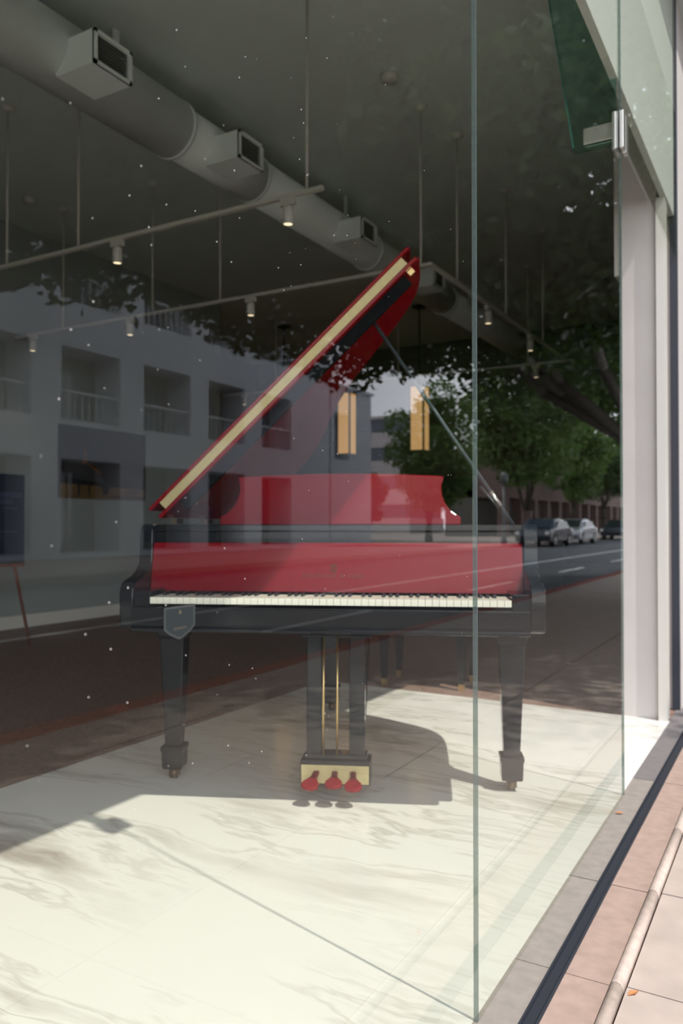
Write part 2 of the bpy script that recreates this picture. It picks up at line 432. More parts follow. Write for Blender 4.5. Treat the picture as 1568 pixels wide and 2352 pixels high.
pav = empty('pavement', kind='structure', label='pinkish concrete pavement slabs beside the shop')
MB().box(-0.335, 2.0, -8, 90, -0.20, -0.022).obj('slab_bed', M_grout, pav)
XS = [-0.333, 0.30, 0.93, 1.56, 2.0]
YS = [1.811 + 0.502 * k for k in range(-5, 22)]
for a, b in zip(YS[:-1], YS[1:]):
    for x0, x1 in zip(XS[:-1], XS[1:]):
        MB().box(x0 + 0.0028, x1 - 0.0028, a + 0.0028, b - 0.0028, -0.05, -0.005 + random.uniform(-0.0015, 0.0015)).obj('paving_slab', M_walk, pav)
MB().box(-0.333, 2.0, YS[-1], 90, -0.05, -0.005).obj('slab_run', M_walk, pav)
MB().box(-0.333, 2.0, -8, YS[0], -0.05, -0.005).obj('slab_run', M_walk, pav)
MB().box(2.0, 2.16, -30, 90, -0.25, -0.004).obj('kerb_near', M_redkerb, kind='structure', label='red painted kerb on the shop side of the street')
MB().box(2.16, 11.2, -40, 160, -0.25, -0.15).obj('road', M_road, kind='structure', label='grey asphalt street reflected in the glass')
MB().box(11.2, 60, -60, 220, -0.25, -0.02).obj('pavement_far', M_walk, kind='structure', label='far pavement across the street')
MB().box(-90, 2.0, 90, 220, -0.25, -0.03).obj('ground_far', M_walk, kind='structure', label='far ground beyond the shop row')
mk = empty('road_marking', kind='structure', label='white lane lines painted on the street')
MB().box(5.55, 5.67, -40, 160, -0.15, -0.146).obj('marking_line', M_line, mk)
for k in range(14):
    MB().box(3.75, 3.85, 0.9 + k * 6.0, 3.3 + k * 6.0, -0.15, -0.146).obj('marking_line', M_line, mk)

# ------------------------------------------------------------------ grand piano
P = empty('grand_piano', (-1.375, 2.281, 0), R(24), 'black grand piano with raised red lid, red music desk and red fallboard on white marble', 'grand piano')
def smooth_closed(pts, k=8):
    out = []; n = len(pts)
    for i in range(n - 1):
        p0 = pts[max(i - 1, 0)]; p1 = pts[i]; p2 = pts[i + 1]; p3 = pts[min(i + 2, n - 1)]
        for j in range(k):
            t = j / k
            out.append(tuple(0.5 * ((2 * p1[c]) + (-p0[c] + p2[c]) * t + (2 * p0[c] - 5 * p1[c] + 4 * p2[c] - p3[c]) * t * t + (-p0[c] + 3 * p1[c] - 3 * p2[c] + p3[c]) * t ** 3) for c in (0, 1)))
    out.append(pts[-1])
    return out
CURVE = [(-0.725, 0.30), (-0.725, 0.9), (-0.725, 1.55), (-0.715, 1.80), (-0.64, 1.99), (-0.48, 2.08), (-0.29, 2.06), (-0.14, 1.95), (-0.03, 1.76), (0.08, 1.52),
         (0.22, 1.32), (0.42, 1.18), (0.60, 1.06), (0.695, 0.92), (0.725, 0.75), (0.725, 0.55), (0.725, 0.30)]
OUT = smooth_closed(CURVE)
def offset(line, d):
    r = []
    for i, p in enumerate(line):
        a = Vector(line[max(i - 1, 0)]); b = Vector(line[min(i + 1, len(line) - 1)])
        t = (b - a).normalized(); r.append((p[0] + t.y * d, p[1] - t.x * d))
    return r
INN = offset(OUT, 0.052)
def ribbon(o, i, z0, z1):
    m = MB(); n = len(o)
    v = [(p[0], p[1], z0) for p in o] + [(p[0], p[1], z1) for p in o] + [(p[0], p[1], z0) for p in i] + [(p[0], p[1], z1) for p in i]
    f = []
    for k in range(n - 1):
        f += [(k, k + 1, n + k + 1, n + k), (2 * n + k + 1, 2 * n + k, 3 * n + k, 3 * n + k + 1), (n + k, n + k + 1, 3 * n + k + 1, 3 * n + k), (k + 1, k, 2 * n + k, 2 * n + k + 1)]
    m.add(v, f, 0, False)
    m.add([v[0], v[n], v[3 * n], v[2 * n]], [(0, 1, 2, 3)]); m.add([v[n - 1], v[2 * n - 1], v[4 * n - 1], v[3 * n - 1]], [(3, 2, 1, 0)])
    return m
rim = ribbon(OUT, INN, 0.655, 0.998).obj('rim', M_black, P)
for p in rim.data.polygons: p.use_smooth = abs(p.normal.z) < 0.3
MB().prism([(p[0], p[1]) for p in INN], 'z', 0.66, 0.68).obj('soundboard', M_spruce, P)
MB().prism([(p[0], p[1]) for p in offset(OUT, 0.075)][6:-6], 'z', 0.905, 0.918).obj('iron_plate', M_ironplate, P)
# arms
arm = smooth_closed([(0.30, 0.998), (0.235, 0.998), (0.205, 0.985), (0.196, 0.945), (0.194, 0.89), (0.180, 0.850), (0.125, 0.820), (0.06, 0.806), (0.015, 0.790), (0.000, 0.755), (0.000, 0.690), (0.010, 0.645), (0.07, 0.632)], 5) + [(0.30, 0.632)]
for s in (-1, 1):
    MB().prism(arm, 'x', s * 0.721, s * 0.670).obj('arm', M_black, P, 0.006)
    MB().box(s * 0.612, s * 0.670, 0.004, 0.165, 0.69, 0.768).obj('key_block', M_black, P, 0.004)
MB().box(-0.670, 0.670, -0.02, 0.30, 0.632, 0.698).box(-0.72, 0.72, 0.25, 0.62, 0.632, 0.66).obj('keybed', M_black, P, 0.004)
MB().box(-0.668, 0.668, -0.028, -0.004, 0.655, 0.716).obj('key_slip', M_black, P, 0.004)
MB().box(-0.668, 0.668, -0.034, -0.018, 0.634, 0.650).obj('keybed_moulding', M_black, P, 0.005)
# keys
KW = 1.222 / 52
wk = MB().box(-KW / 2 + 0.0006, KW / 2 - 0.0006, 0.0, 0.148, 0.726, 0.748).mesh('white_key', M_ivory)
bk = MB().prism([(0.075, 0.742), (0.080, 0.7585), (0.148, 0.7595), (0.148, 0.742)], 'x', -0.0048, 0.0048).mesh('black_key', M_ebony)
for i in range(52):
    mesh_obj('white_key', wk, P, (-0.611 + KW * (i + 0.5), 0, 0))
for i in range(51):
    if (i % 7) in (0, 2, 3, 5, 6):
        mesh_obj('black_key', bk, P, (-0.611 + KW * (i + 1), 0, 0))
# fallboard with gold lyre emblem and lettering
fa = R(12)
FB = Matrix.Translation((0, 0.168, 0.756)) @ Matrix.Rotation(-fa, 4, 'X')
fall = MB().prism([(0.0, 0.0), (0.0, 0.165), (0.003, 0.176), (0.010, 0.181), (0.018, 0.181), (0.018, 0.0)], 'x', -0.6685, 0.6685, mat=FB, smooth=False).obj('fallboard', M_red, P)
def text_part(name, body, size, m, parent, matrix, spacing=1.0, depth=0.0006, res=2):
    cu = bpy.data.curves.new(name, 'FONT'); cu.body = body; cu.size = size; cu.align_x = 'CENTER'; cu.align_y = 'CENTER'
    cu.space_character = spacing; cu.extrude = depth; cu.resolution_u = res
    cu.materials.append(m)
    t = bpy.data.objects.new('text_tmp', cu); C.objects.link(t)
    me = bpy.data.meshes.new_from_object(t.evaluated_get(bpy.context.evaluated_depsgraph_get()))
    bpy.data.objects.remove(t); bpy.data.curves.remove(cu)
    me.name = name; me.materials.clear(); me.materials.append(m)
    o = bpy.data.objects.new(name, me); C.objects.link(o); o.parent = parent; o.matrix_local = matrix
    return o
UP = Matrix.Rotation(R(90), 4, 'X')
text_part('lettering', 'STEINWAY & SONS', 0.017, M_gold, fall, FB @ Matrix.Translation((0.002, -0.0006, 0.058)) @ UP, 1.62)
em = MB()
for s in (-1, 1):
    pts = [(s * 0.003, 0, -0.014), (s * 0.0095, 0, -0.011), (s * 0.0115, 0, -0.004), (s * 0.008, 0, 0.004), (s * 0.0075, 0, 0.010), (s * 0.011, 0, 0.014)]
    em.path([FB @ Vector((p[0] + 0.002, -0.0008, p[2] + 0.088)) for p in pts], 0.0013, 6)
em.tube(FB @ Vector((-0.007, -0.0008, 0.096)), FB @ Vector((0.011, -0.0008, 0.096)), 0.001, n=6)
for k in (-0.003, 0, 0.003):
    em.tube(FB @ Vector((0.002 + k, -0.0008, 0.074)), FB @ Vector((0.002 + k, -0.0008, 0.101)), 0.0006, n=6)
em.tube(FB @ Vector((-0.004, -0.0008, 0.073)), FB @ Vector((0.008, -0.0008, 0.073)), 0.0018, n=6)
em.obj('lyre_emblem', M_gold, fall)
# pin block rail and music shelf
MB().box(-0.670, 0.670, 0.232, 0.30, 0.90, 0.972).obj('front_rail', M_black, P, 0.003)
MB().box(-0.671, 0.671, 0.218, 0.62, 0.974, 0.9965).obj('music_shelf', M_black, P, 0.003)
MB().box(-0.655, 0.655, 0.224, 0.232, 0.936, 0.944).obj('rail_bead', M_black, P, 0.002)
# music desk
dk = [(0.457, 0.0), (0.457, 0.028), (0.452, 0.034), (0.440, 0.040), (0.424, 0.052), (0.408, 0.070), (0.397, 0.090), (0.389, 0.115), (0.386, 0.140), (0.388, 0.160), (0.394, 0.178), (0.394, 0.190)]
top = [(0.394 * (1 - 2 * t / 12), 0.190 + 0.0125 * (1 - (2 * t / 12 - 1) ** 2)) for t in range(1, 12)]
outl = dk + top + [(-x, z) for x, z in dk[::-1]]
DK = Matrix.Translation((0.004, 0.328, 0.997)) @ Matrix.Rotation(-R(14), 4, 'X')
desk = MB().prism(outl, 'y', 0.0, 0.018, mat=DK).obj('music_desk', M_red, P, 0.004)
MB().box(-0.35, 0.35, 0.0, 0.02, 0.0, 0.012, mat=Matrix.Translation((0.004, 0.40, 0.998))).obj('desk_slide', M_black, P)
for s in (-0.3, 0.3):
    MB().tube((s, 0.42, 1.005), (s, 0.372, 1.13), 0.005, n=8).obj('desk_strut', M_brass, P)
# lid, propped at about 45 degrees, front flap folded back on top
LID = Matrix.Translation((-0.735, 0, 1.018)) @ Matrix.Rotation(-R(44.6), 4, 'Y')
VF = 0.462
lid_line = [(p[0] + 0.735, p[1]) for p in OUT if p[1] > VF + 0.04]
lid_out = [(0.003, VF)] + [(u - 0.003 if u < 0.05 else u + 0.008, v + (0.01 if v > 1.9 else 0)) for u, v in lid_line] + [(1.468, VF + 0.035), (1.452, VF)]
MB().prism(lid_out, 'z', 0.0, 0.015, mat=LID).obj('lid', M_redlid, P, 0.003)
flap = [(-0.004, VF - 0.006), (1.455, VF - 0.006), (1.466, VF + 0.01), (1.466, VF + 0.38), (1.44, VF + 0.41), (0.0, VF + 0.41)]
MB().prism(flap, 'z', 0.050, 0.063, mat=LID).obj('front_flap', M_redlid, P, 0.003)
MB().box(0.045, 1.415, VF + 0.004, VF + 0.016, 0.0155, 0.0495, mat=LID).obj('hinge_band', M_cream, P, label='cream brass hinge band between the folded lid leaves')
MB().box(0.10, 1.38, VF + 0.035, VF + 0.06, -0.046, -0.0005, mat=LID).obj('lid_rail', M_felt, P, 0.002, label='black rail under the lid')
MB().box(1.395, 1.42, VF + 0.03, VF + 0.045, -0.022, -0.001, mat=LID).obj('lid_catch', M_brass, P)
for v in (0.62, 1.10, 1.58):
    MB().box(-0.74, -0.715, v, v + 0.09, 1.0, 1.022).obj('lid_hinge', M_darkbrass, P)
# prop sticks
q0, q1 = Vector((0.683, 0.56, 0.985)), Vector((0.118, 0.575, 1.828))
ps = MB().tube(q0, q1, 0.0092, 0.0080, 12).obj('prop_stick', M_propgrey, P, label='slim grey lid prop')
MB().tube(q0.lerp(q1, 0.10) + Vector((0, -0.004, 0)), q0.lerp(q1, 0.17) + Vector((0, -0.004, 0)), 0.0108, 0.0108, 12).obj('collar', M_chrome, ps)
MB().tube((0.683, 0.585, 0.985), (0.55, 0.585, 1.15), 0.006, 0.006, 8).obj('short_prop_stick', M_propgrey, P)
# legs with cuff and caster
def leg_part(x, y, top=0.634):
    g = MB()
    def sec(z, w): return [(x - w, y - w, z), (x + w, y - w, z), (x + w, y + w, z), (x - w, y + w, z)]
    def loft(secs):
        v = []; f = []
        for z, w in secs: v += sec(z, w)
        for k in range(len(secs) - 1):
            for i in range(4):
                j = (i + 1) % 4; f.append((4 * k + i, 4 * k + j, 4 * k + 4 + j, 4 * k + 4 + i))
        f.append((3, 2, 1, 0)); k = 4 * (len(secs) - 1); f.append((k, k + 1, k + 2, k + 3))
        g.add(v, f)
    loft([(0.135, 0.030), (0.555, 0.047), (0.560, 0.053), (0.575, 0.055), (0.605, 0.061), (top, 0.068)])
    lg = g.obj('leg', M_black, P, 0.004)
    g = MB(); loft([(0.043, 0.036), (0.050, 0.039), (0.110, 0.041), (0.118, 0.044), (0.132, 0.044), (0.1355, 0.036)])
    g.obj('leg_cuff', M_black, lg, 0.002)
    c = MB().tube((x - 0.012, y, 0.024), (x + 0.012, y, 0.024), 0.0235, 0.0235, 16).box(x - 0.019, x - 0.013, y - 0.012, y + 0.012, 0.012, 0.044).box(x + 0.013, x + 0.019, y - 0.012, y + 0.012, 0.012, 0.044)
    c.obj('caster', M_darkbrass, lg)
leg_part(-0.652, 0.405); leg_part(0.650, 0.400); leg_part(-0.17, 1.60, 0.66)
# pedal lyre
lx, ly = 0.003, 0.245
MB().box(lx - 0.165, lx + 0.165, ly - 0.04, ly + 0.12, 0.600, 0.632).box(lx - 0.13, lx + 0.13, ly - 0.02, ly + 0.10, 0.585, 0.600).obj('lyre_block', M_black, P, 0.005)
for s in (-1, 1):
    MB().box(lx + s * 0.0785 - 0.0285, lx + s * 0.0785 + 0.0285, ly, ly + 0.045, 0.155, 0.59).obj('lyre_post', M_black, P, 0.004)
MB().box(lx - 0.128, lx + 0.128, ly - 0.018, ly + 0.085, 0.052, 0.140).box(lx - 0.115, lx + 0.115, ly - 0.005, ly + 0.07, 0.140, 0.158).obj('pedal_box', M_black, P, 0.004)
MB().box(lx - 0.1235, lx + 0.1235, ly - 0.0215, ly - 0.0185, 0.058, 0.124).obj('pedal_plate', M_cream, P, label='brass plate on the pedal box')
for x in (lx - 0.045, lx + 0.006):
    MB().tube((x, ly - 0.004, 0.155), (x, ly + 0.01, 0.60), 0.0042, n=10).obj('pedal_rod', M_brass, P)
for s in (-1, 1):
    MB().tube((lx + s * 0.09, ly + 0.08, 0.13), (lx + s * 0.10, ly + 0.40, 0.62), 0.007, n=8).obj('lyre_brace', M_black, P)
for k, x in enumerate((lx - 0.066, lx + 0.000, lx + 0.066)):
    pts = [(0.011, 0.0), (0.012, -0.040), (0.019, -0.056), (0.030, -0.076), (0.031, -0.096), (0.022, -0.110), (0.0, -0.116)]
    o2 = pts + [(-a, b) for a, b in pts[::-1][1:]]
    rot = Matrix.Translation((x, ly - 0.02, 0.098)) @ Matrix.Rotation(R(14 - 5 * (k == 1)), 4, 'X') @ Matrix.Rotation(R((-9, 3, 5)[k]), 4, 'Z')
    MB().prism(o2, 'z', -0.008, 0.008, mat=rot).obj('pedal', M_red, P, 0.005, label='red wrapped pedal')

# ------------------------------------------------------------------ bench behind the piano
B = empty('piano_bench', (-2.03, 4.62, 0), R(8), 'black piano bench with brass leg tips on the dark floor behind the piano', 'bench')
MB().box(-0.30, 0.30, -0.19, 0.19, 0.40, 0.455).obj('seat_frame', M_black, B, 0.005)
MB().box(-0.295, 0.295, -0.185, 0.185, 0.455, 0.50).obj('seat', M_blacksatin, B, 0.014)
for sx in (-1, 1):
    for sy in (-1, 1):
        g = MB(); x, y = sx * 0.245, sy * 0.15
        g.add([(x - 0.016, y - 0.016, 0.035), (x + 0.016, y - 0.016, 0.035), (x + 0.016, y + 0.016, 0.035), (x - 0.016, y + 0.016, 0.035),
               (x - 0.028, y - 0.028, 0.40), (x + 0.028, y - 0.028, 0.40), (x + 0.028, y + 0.028, 0.40), (x - 0.028, y + 0.028, 0.40)],
              [(3, 2, 1, 0), (4, 5, 6, 7), (0, 1, 5, 4), (1, 2, 6, 5), (2, 3, 7, 6), (3, 0, 4, 7)])
        l = g.obj('leg', M_black, B)
        MB().box(x - 0.017, x + 0.017, y - 0.017, y + 0.017, -0.006, 0.035).obj('leg_tip', M_brass, l)

# ------------------------------------------------------------------ round air duct with outlet boxes
D = empty('air_duct', (-3.42, 4, 3.50), label='pale round air duct with stepped joints hung along the ceiling', cat='air duct')
def ring(r, y0, y1, name='duct_section'):
    MB().tube((0, y0 - 4, 0), (0, y1 - 4, 0), r, r, 40).obj(name, M_duct, D)
ring(0.183, -4.6, 3.80); ring(0.166, 3.80, 4.62); ring(0.160, 4.62, 8.2); ring(0.150, 8.2, 11.55)
for y in (2.2, 3.79, 4.62, 6.4, 8.2):
    MB().tube((0, y - 4.012, 0), (0, y - 3.988, 0), 0.187 if y < 4 else 0.170, None, 40).obj('joint_collar', M_duct, D)
for y in (0.5, 3.3, 6.0, 9.0):
    MB().box(-0.008, 0.008, y - 4.02, y - 3.98, 0.15, 0.37).obj('hanger_strap', M_duct, D)
for y0 in (-1.0, 2.80, 3.99, 5.62, 7.1):
    bx = MB().box(0.09, 0.365, y0 - 4, y0 - 3.995, -0.17, -0.005).box(0.09, 0.365, y0 - 3.745, y0 - 3.74, -0.17, -0.005).box(0.09, 0.365, y0 - 4, y0 - 3.74, -0.175, -0.17).box(0.09, 0.365, y0 - 4, y0 - 3.74, -0.005, 0.0)
    bx.box(0.355, 0.372, y0 - 4, y0 - 3.98, -0.175, 0).box(0.355, 0.372, y0 - 3.76, y0 - 3.74, -0.175, 0).box(0.355, 0.372, y0 - 4, y0 - 3.74, -0.175, -0.157).box(0.355, 0.372, y0 - 4, y0 - 3.74, -0.018, 0)
    o = bx.obj('outlet_box', M_duct, D)
    gr = MB().box(0.30, 0.305, y0 - 3.99, y0 - 3.75, -0.168, -0.008)
    for k in range(9):
        gr.box(0.335, 0.352, y0 - 3.978, y0 - 3.762, -0.150 + k * 0.0165, -0.1465 + k * 0.0165)
    gr.obj('louvre', M_grille, o)

# ------------------------------------------------------------------ lighting tracks and spotlights
TZ = 2.77
def track(p0, p1, rods, label):
    t = empty('lighting_track', (p0[0], p0[1], TZ), label=label, cat='lighting track')
    d = Vector((p1[0] - p0[0], p1[1] - p0[1], 0)); n = d.normalized(); s = Vector((-n.y, n.x, 0)) * 0.014
    g = MB()
    v = [(-s), s, s + d, d - s]
    g.add([tuple(q + Vector((0, 0, -0.011))) for q in v] + [tuple(q + Vector((0, 0, 0.011))) for q in v], [(3, 2, 1, 0), (4, 5, 6, 7), (0, 1, 5, 4), (1, 2, 6, 5), (2, 3, 7, 6), (3, 0, 4, 7)])
    g.obj('rail', M_track, t)
    for x, y in rods:
        r = MB().tube((x - p0[0], y - p0[1], 0.011), (x - p0[0], y - p0[1], CEIL - TZ), 0.0085, n=8).obj('rod', M_track, t)
        MB().lathe([(0.014, CEIL - TZ - 0.03), (0.045, CEIL - TZ - 0.012), (0.048, CEIL - TZ)], x - p0[0], y - p0[1], 16).obj('ceiling_cup', M_track, r)
    return t
Y1, Y2, Y4, X3 = 3.545, 4.96, 8.65, -2.165
track((-2.16, Y1), (-6.3, Y1), [(-2.26, Y1), (-4.0, Y1), (-4.70, Y1), (-5.9, Y1)], 'white lighting track nearest the window, crossing the round duct')
track((X3 + 0.016, Y2), (-6.45, Y2), [(-2.235, Y2), (-3.98, Y2), (-4.70, Y2), (-5.79, Y2)], 'white lighting track passing behind the tip of the red lid')
track((X3, Y2 + 0.016), (X3, Y4 - 0.016), [(X3, 5.45), (X3, 6.57), (X3, 7.7)], 'white lighting track running away to the rear right of the lid tip')
track((X3 + 0.05, Y4), (-6.9, Y4), [(-2.6, Y4), (-4.2, Y4), (-6.0, Y4)], 'farthest lighting track, just above the amber lanterns')
sp_a = MB().box(-0.045, 0.045, -0.016, 0.016, -0.050, -0.011).mesh('adapter', M_track)
sp_b = MB().lathe([(0.012, -0.052), (0.028, -0.056), (0.030, -0.066), (0.030, -0.150), (0.026, -0.153), (0.026, -0.146)], 0, 0, 20).mesh('housing', M_track)
sp_c = MB().lathe([(0.0, -0.1465), (0.0255, -0.1465), (0.0245, -0.1495), (0.0, -0.1515)], 0, 0, 20).mesh('lens', M_led)
sp_k = MB().tube((-0.045, 0, -0.12), (-0.028, 0, -0.12), 0.008, n=10).mesh('aim_knob', M_track)
def spot(x, y, rz, label, power=2.0):
    s = empty('track_spotlight', (x, y, TZ), rz, label, 'spotlight', 'spotlights hanging from the ceiling tracks')
    mesh_obj('adapter', sp_a, s)
    h = mesh_obj('housing', sp_b, s); mesh_obj('aim_knob', sp_k, h); mesh_obj('lens', sp_c, s)
    ld = bpy.data.lights.new('spot_beam', 'SPOT'); ld.energy = power; ld.spot_size = R(75); ld.spot_blend = 0.6; ld.color = (1, 0.82, 0.58); ld.shadow_soft_size = 0.024
    lo = bpy.data.objects.new('spot_beam', ld); C.objects.link(lo); lo.parent = s; lo.location = (0, 0, -0.157)
spot(-2.38, Y1, 0, 'lit white spotlight near the free end of the front track')
spot(-3.653, Y1, 0, 'lit white spotlight further left on the front track')
spot(-3.677, Y2, 0, 'lit white spotlight on the middle track, nearest the red lid')
spot(-4.957, Y2, 0, 'lit white spotlight on the middle track, second from the lid')
spot(-6.20, Y2, 0, 'lit white spotlight at the far left end of the middle track')
spot(X3, 6.12, R(90), 'dim white spotlight right of the lid tip, behind the window joint')
spot(X3, 7.28, R(90), 'dim white spotlight on the side track amid the reflected leaves')
spot(-6.52, Y4, 0, 'small distant spotlight left of the lid over the reflected facade')
spot(-3.87, Y4, 0, 'small distant spotlight glowing right above the right amber lantern')
spot(-2.51, Y4, 0, 'small distant spotlight at the right end of the farthest track')

# ------------------------------------------------------------------ pendant lanterns
def lantern(x, label):
    y = 9.52
    l = empty('pendant_lantern', (x, y, 1.95), label=label, cat='lantern', group='amber pendant lanterns in a row')
    MB().tube((0, 0, 0.86), (0, 0, CEIL - 1.95 - 0.01), 0.012, n=8).obj('rod', M_blacksatin, l)
    MB().lathe([(0.012, CEIL - 1.95 - 0.05), (0.10, CEIL - 1.95 - 0.02), (0.10, CEIL - 1.95)], 0, 0, 20).obj('ceiling_cup', M_blacksatin, l)
    f = MB().box(-0.105, 0.105, -0.105, 0.105, 0, 0.014).box(-0.105, 0.105, -0.105, 0.105, 0.845, 0.86)
    for sx in (-1, 1):
        for sy in (-1, 1):
            f.box(sx * 0.095 - 0.010, sx * 0.095 + 0.010, sy * 0.095 - 0.010, sy * 0.095 + 0.010, 0.014, 0.845)
    f.obj('frame', M_blacksatin, l)
    for s in (-1, 1):
        MB().box(-0.085, 0.085, s * 0.090 - 0.003, s * 0.090 + 0.003, 0.014, 0.845).obj('shade_panel', M_amber, l)
        MB().box(s * 0.090 - 0.003, s * 0.090 + 0.003, -0.085, 0.085, 0.014, 0.845).obj('shade_panel', M_amber, l)
lantern(-6.46, 'tall amber lantern hidden behind the raised lid, its black rod left of the lid')
lantern(-5.41, 'tall amber lantern half covered by the lower edge of the red lid')
lantern(-4.31, 'tall amber lantern crossed by the lid prop, above the music desk')

# ------------------------------------------------------------------ other furnishings
def detector(x, y, label):
    MB().lathe([(0.060, CEIL), (0.060, CEIL - 0.018), (0.050, CEIL - 0.040), (0.0, CEIL - 0.045)], x, y, 24).obj('smoke_detector', M_track, label=label, cat='detector')
detector(-2.25, 4.51, 'round smoke detector on the ceiling above the red lid')
detector(-5.86, 4.65, 'round smoke detector on the dark ceiling at far left')
pic = empty('picture', (-6.47, 6.115, 1.262), label='dark picture of a black concert piano over a gold floor on the back wall', cat='picture')
MB().box(-0.03, 0.0, -0.605, 0.605, 0.0, 0.752).obj('canvas', M_art_sky, pic)
pp = MB()
def flat(pts, mi, off): pp.add([(off, y, z) for y, z in pts], [tuple(range(len(pts)))], mi)
flat([(-0.605, 0.0), (0.605, 0.0), (0.605, 0.13), (-0.605, 0.15)], 0, 0.002)
flat([(-0.56, 0.15), (0.605, 0.12), (0.605, 0.36), (0.10, 0.39), (-0.20, 0.42), (-0.56, 0.42)], 1, 0.003)
flat([(-0.55, 0.22), (-0.02, 0.17), (-0.06, 0.25), (-0.30, 0.40), (-0.55, 0.41)], 2, 0.004)
flat([(-0.31, 0.39), (-0.25, 0.38), (-0.06, 0.29), (-0.08, 0.26), (-0.24, 0.36)], 3, 0.005)
flat([(-0.33, 0.37), (-0.25, 0.36), (-0.25, 0.43), (-0.30, 0.43)], 3, 0.006)
flat([(-0.285, 0.45), (-0.255, 0.45), (-0.275, 0.51), (-0.30, 0.52)], 3, 0.005)
for a in (-0.36, -0.22): flat([(a - 0.012, 0.03), (a + 0.010, 0.03), (a + 0.014, 0.15), (a - 0.014, 0.15)], 1, 0.005)
flat([(-0.03, 0.05), (0.03, 0.05), (0.07, 0.15), (-0.06, 0.15)], 1, 0.005)
flat([(0.10, 0.022), (0.56, 0.022), (0.56, 0.036), (0.10, 0.036)], 1, 0.005)
flat([(0.27, 0.245), (0.60, 0.235), (0.60, 0.241), (0.27, 0.252)], 3, 0.005)
pp.obj('print', [M_art_gold, M_art_black, M_art_grey, M_art_orange], pic)
ea = empty('easel', (-5.60, 3.96, 0), label='reddish wooden easel holding a navy poster by the back wall', cat='easel')
MB().tube((0.0, 0.10, 1.75), (0.10, 0.43, -0.006), 0.013, n=8).obj('leg', M_wood, ea)
MB().tube((0.0, -0.10, 1.75), (0.10, -0.43, -0.006), 0.013, n=8).obj('leg', M_wood, ea)
MB().tube((-0.02, 0.0, 1.75), (-0.45, 0.0, -0.006), 0.013, n=8).obj('leg', M_wood, ea)
MB().box(-0.005, 0.02, -0.13, 0.13, 1.73, 1.77).obj('head_block', M_wood, ea)
MB().box(0.066, 0.115, -0.36, 0.36, 0.655, 0.678).obj('shelf', M_wood, ea)
po = empty('poster', (-5.52, 3.965, 0.678), label='navy poster board with faint pale print standing on the easel', cat='poster')
MB().box(0.0, 0.018, -0.365, 0.365, 0.0, 0.722).obj('board', M_poster, po)
MB().box(0.018, 0.020, 0.05, 0.34, 0.535, 0.575).box(0.018, 0.020, 0.16, 0.30, 0.44, 0.455).box(0.018, 0.020, 0.14, 0.30, 0.25, 0.265).box(0.018, 0.020, 0.10, 0.25, 0.48, 0.52).obj('print', M_posterlt, po)
cb = empty('cabinet', (-3.75, 11.30, 0), label='black low cabinet against the far plank wall, behind the music desk', cat='cabinet')
MB().box(-0.95, 0.95, -0.25, 0.24, -0.006, 1.62).obj('body', M_blacksatin, cb)
MB().box(-0.99, 0.99, -0.30, 0.255, 1.62, 1.70).obj('top', M_black, cb)
for x in (-0.94, -0.47, 0.0, 0.47):
    d = MB().box(x + 0.01, x + 0.46, -0.275, -0.25, 0.08, 1.56).obj('door', M_blacksatin, cb)
    MB().box(x + 0.40, x + 0.415, -0.29, -0.275, 0.8, 0.95).obj('handle', M_chrome, d)

# shield decal on the glass
sh = empty('window_decal', (GX + 0.0056, 0.6375, 0.897), label='small dark shield sticker on the glass over the left piano leg', cat='sticker')
so = [(-0.0237, 0.0165), (0.0237, 0.0165), (0.0237, -0.006), (0.016, -0.0115), (0.004, -0.0170), (0.0, -0.0180), (-0.004, -0.0170), (-0.016, -0.0115), (-0.0237, -0.006)]
MB().prism(so, 'x', 0.0, 0.0004).obj('border', M_decalrim, sh)
MB().prism([(a * 0.92, b * 0.90) for a, b in so], 'x', 0.0004, 0.0006).obj('field', M_decal, sh)
TM = Matrix(((0, 0, 1, 0), (1, 0, 0, 0), (0, 1, 0, 0), (0, 0, 0, 1)))
text_part('lettering', 'SECURITY', 0.0038, M_decaltext, sh, Matrix.Translation((0.0007, 0, -0.0068)) @ TM, 1.2, 0.0001)
MB().lathe([(0.0, -0.0001), (0.0014, 0), (0.0, 0.0001)], 0, 0, 10).prism([(-0.0012, 0.0082), (0.0012, 0.0082), (0.0016, 0.0105), (0.0, 0.0128), (-0.0016, 0.0105)], 'x', 0.0006, 0.0008).obj('emblem', M_decaltext, sh)
# dust specks on the panes
ds = MB()
for i in range(170):
    y = random.choice((random.uniform(0.42, 1.0), random.uniform(0.42, 1.5))); z = random.uniform(0.62, 1.75); r = random.uniform(0.0003, 0.0008)
    ds.add([(GX + 0.0054, y + r * math.cos(a), z + r * 1.2 * math.sin(a)) for a in [k * math.pi / 3 for k in range(6)]], [tuple(range(6))])
ds.obj('dust_specks', M_dust, kind='stuff', label='pale dust specks on the outside of the glass', cat='dust')

# fallen leaves
def dry_leaf(x, y, z, rz, label):
    MB().add([(-0.016, 0, 0.001), (0, -0.008, 0.004), (0.018, 0, 0.002), (0, 0.008, 0.0045), (0, 0, 0.001)], [(0, 1, 4), (1, 2, 4), (2, 3, 4), (3, 0, 4)]).obj('dry_leaf', M_orangeleaf, label=label, cat='leaf').matrix_world = Matrix.Translation((x, y, z)) @ Matrix.Rotation(rz, 4, 'Z')
dry_leaf(-0.545, 2.86, 0.001, 0.3, 'small orange dry leaf on the grey ledge below the glass')
dry_leaf(-0.315, 1.79, -0.004, 1.0, 'small brown dry leaf at a pavement joint by the edging')

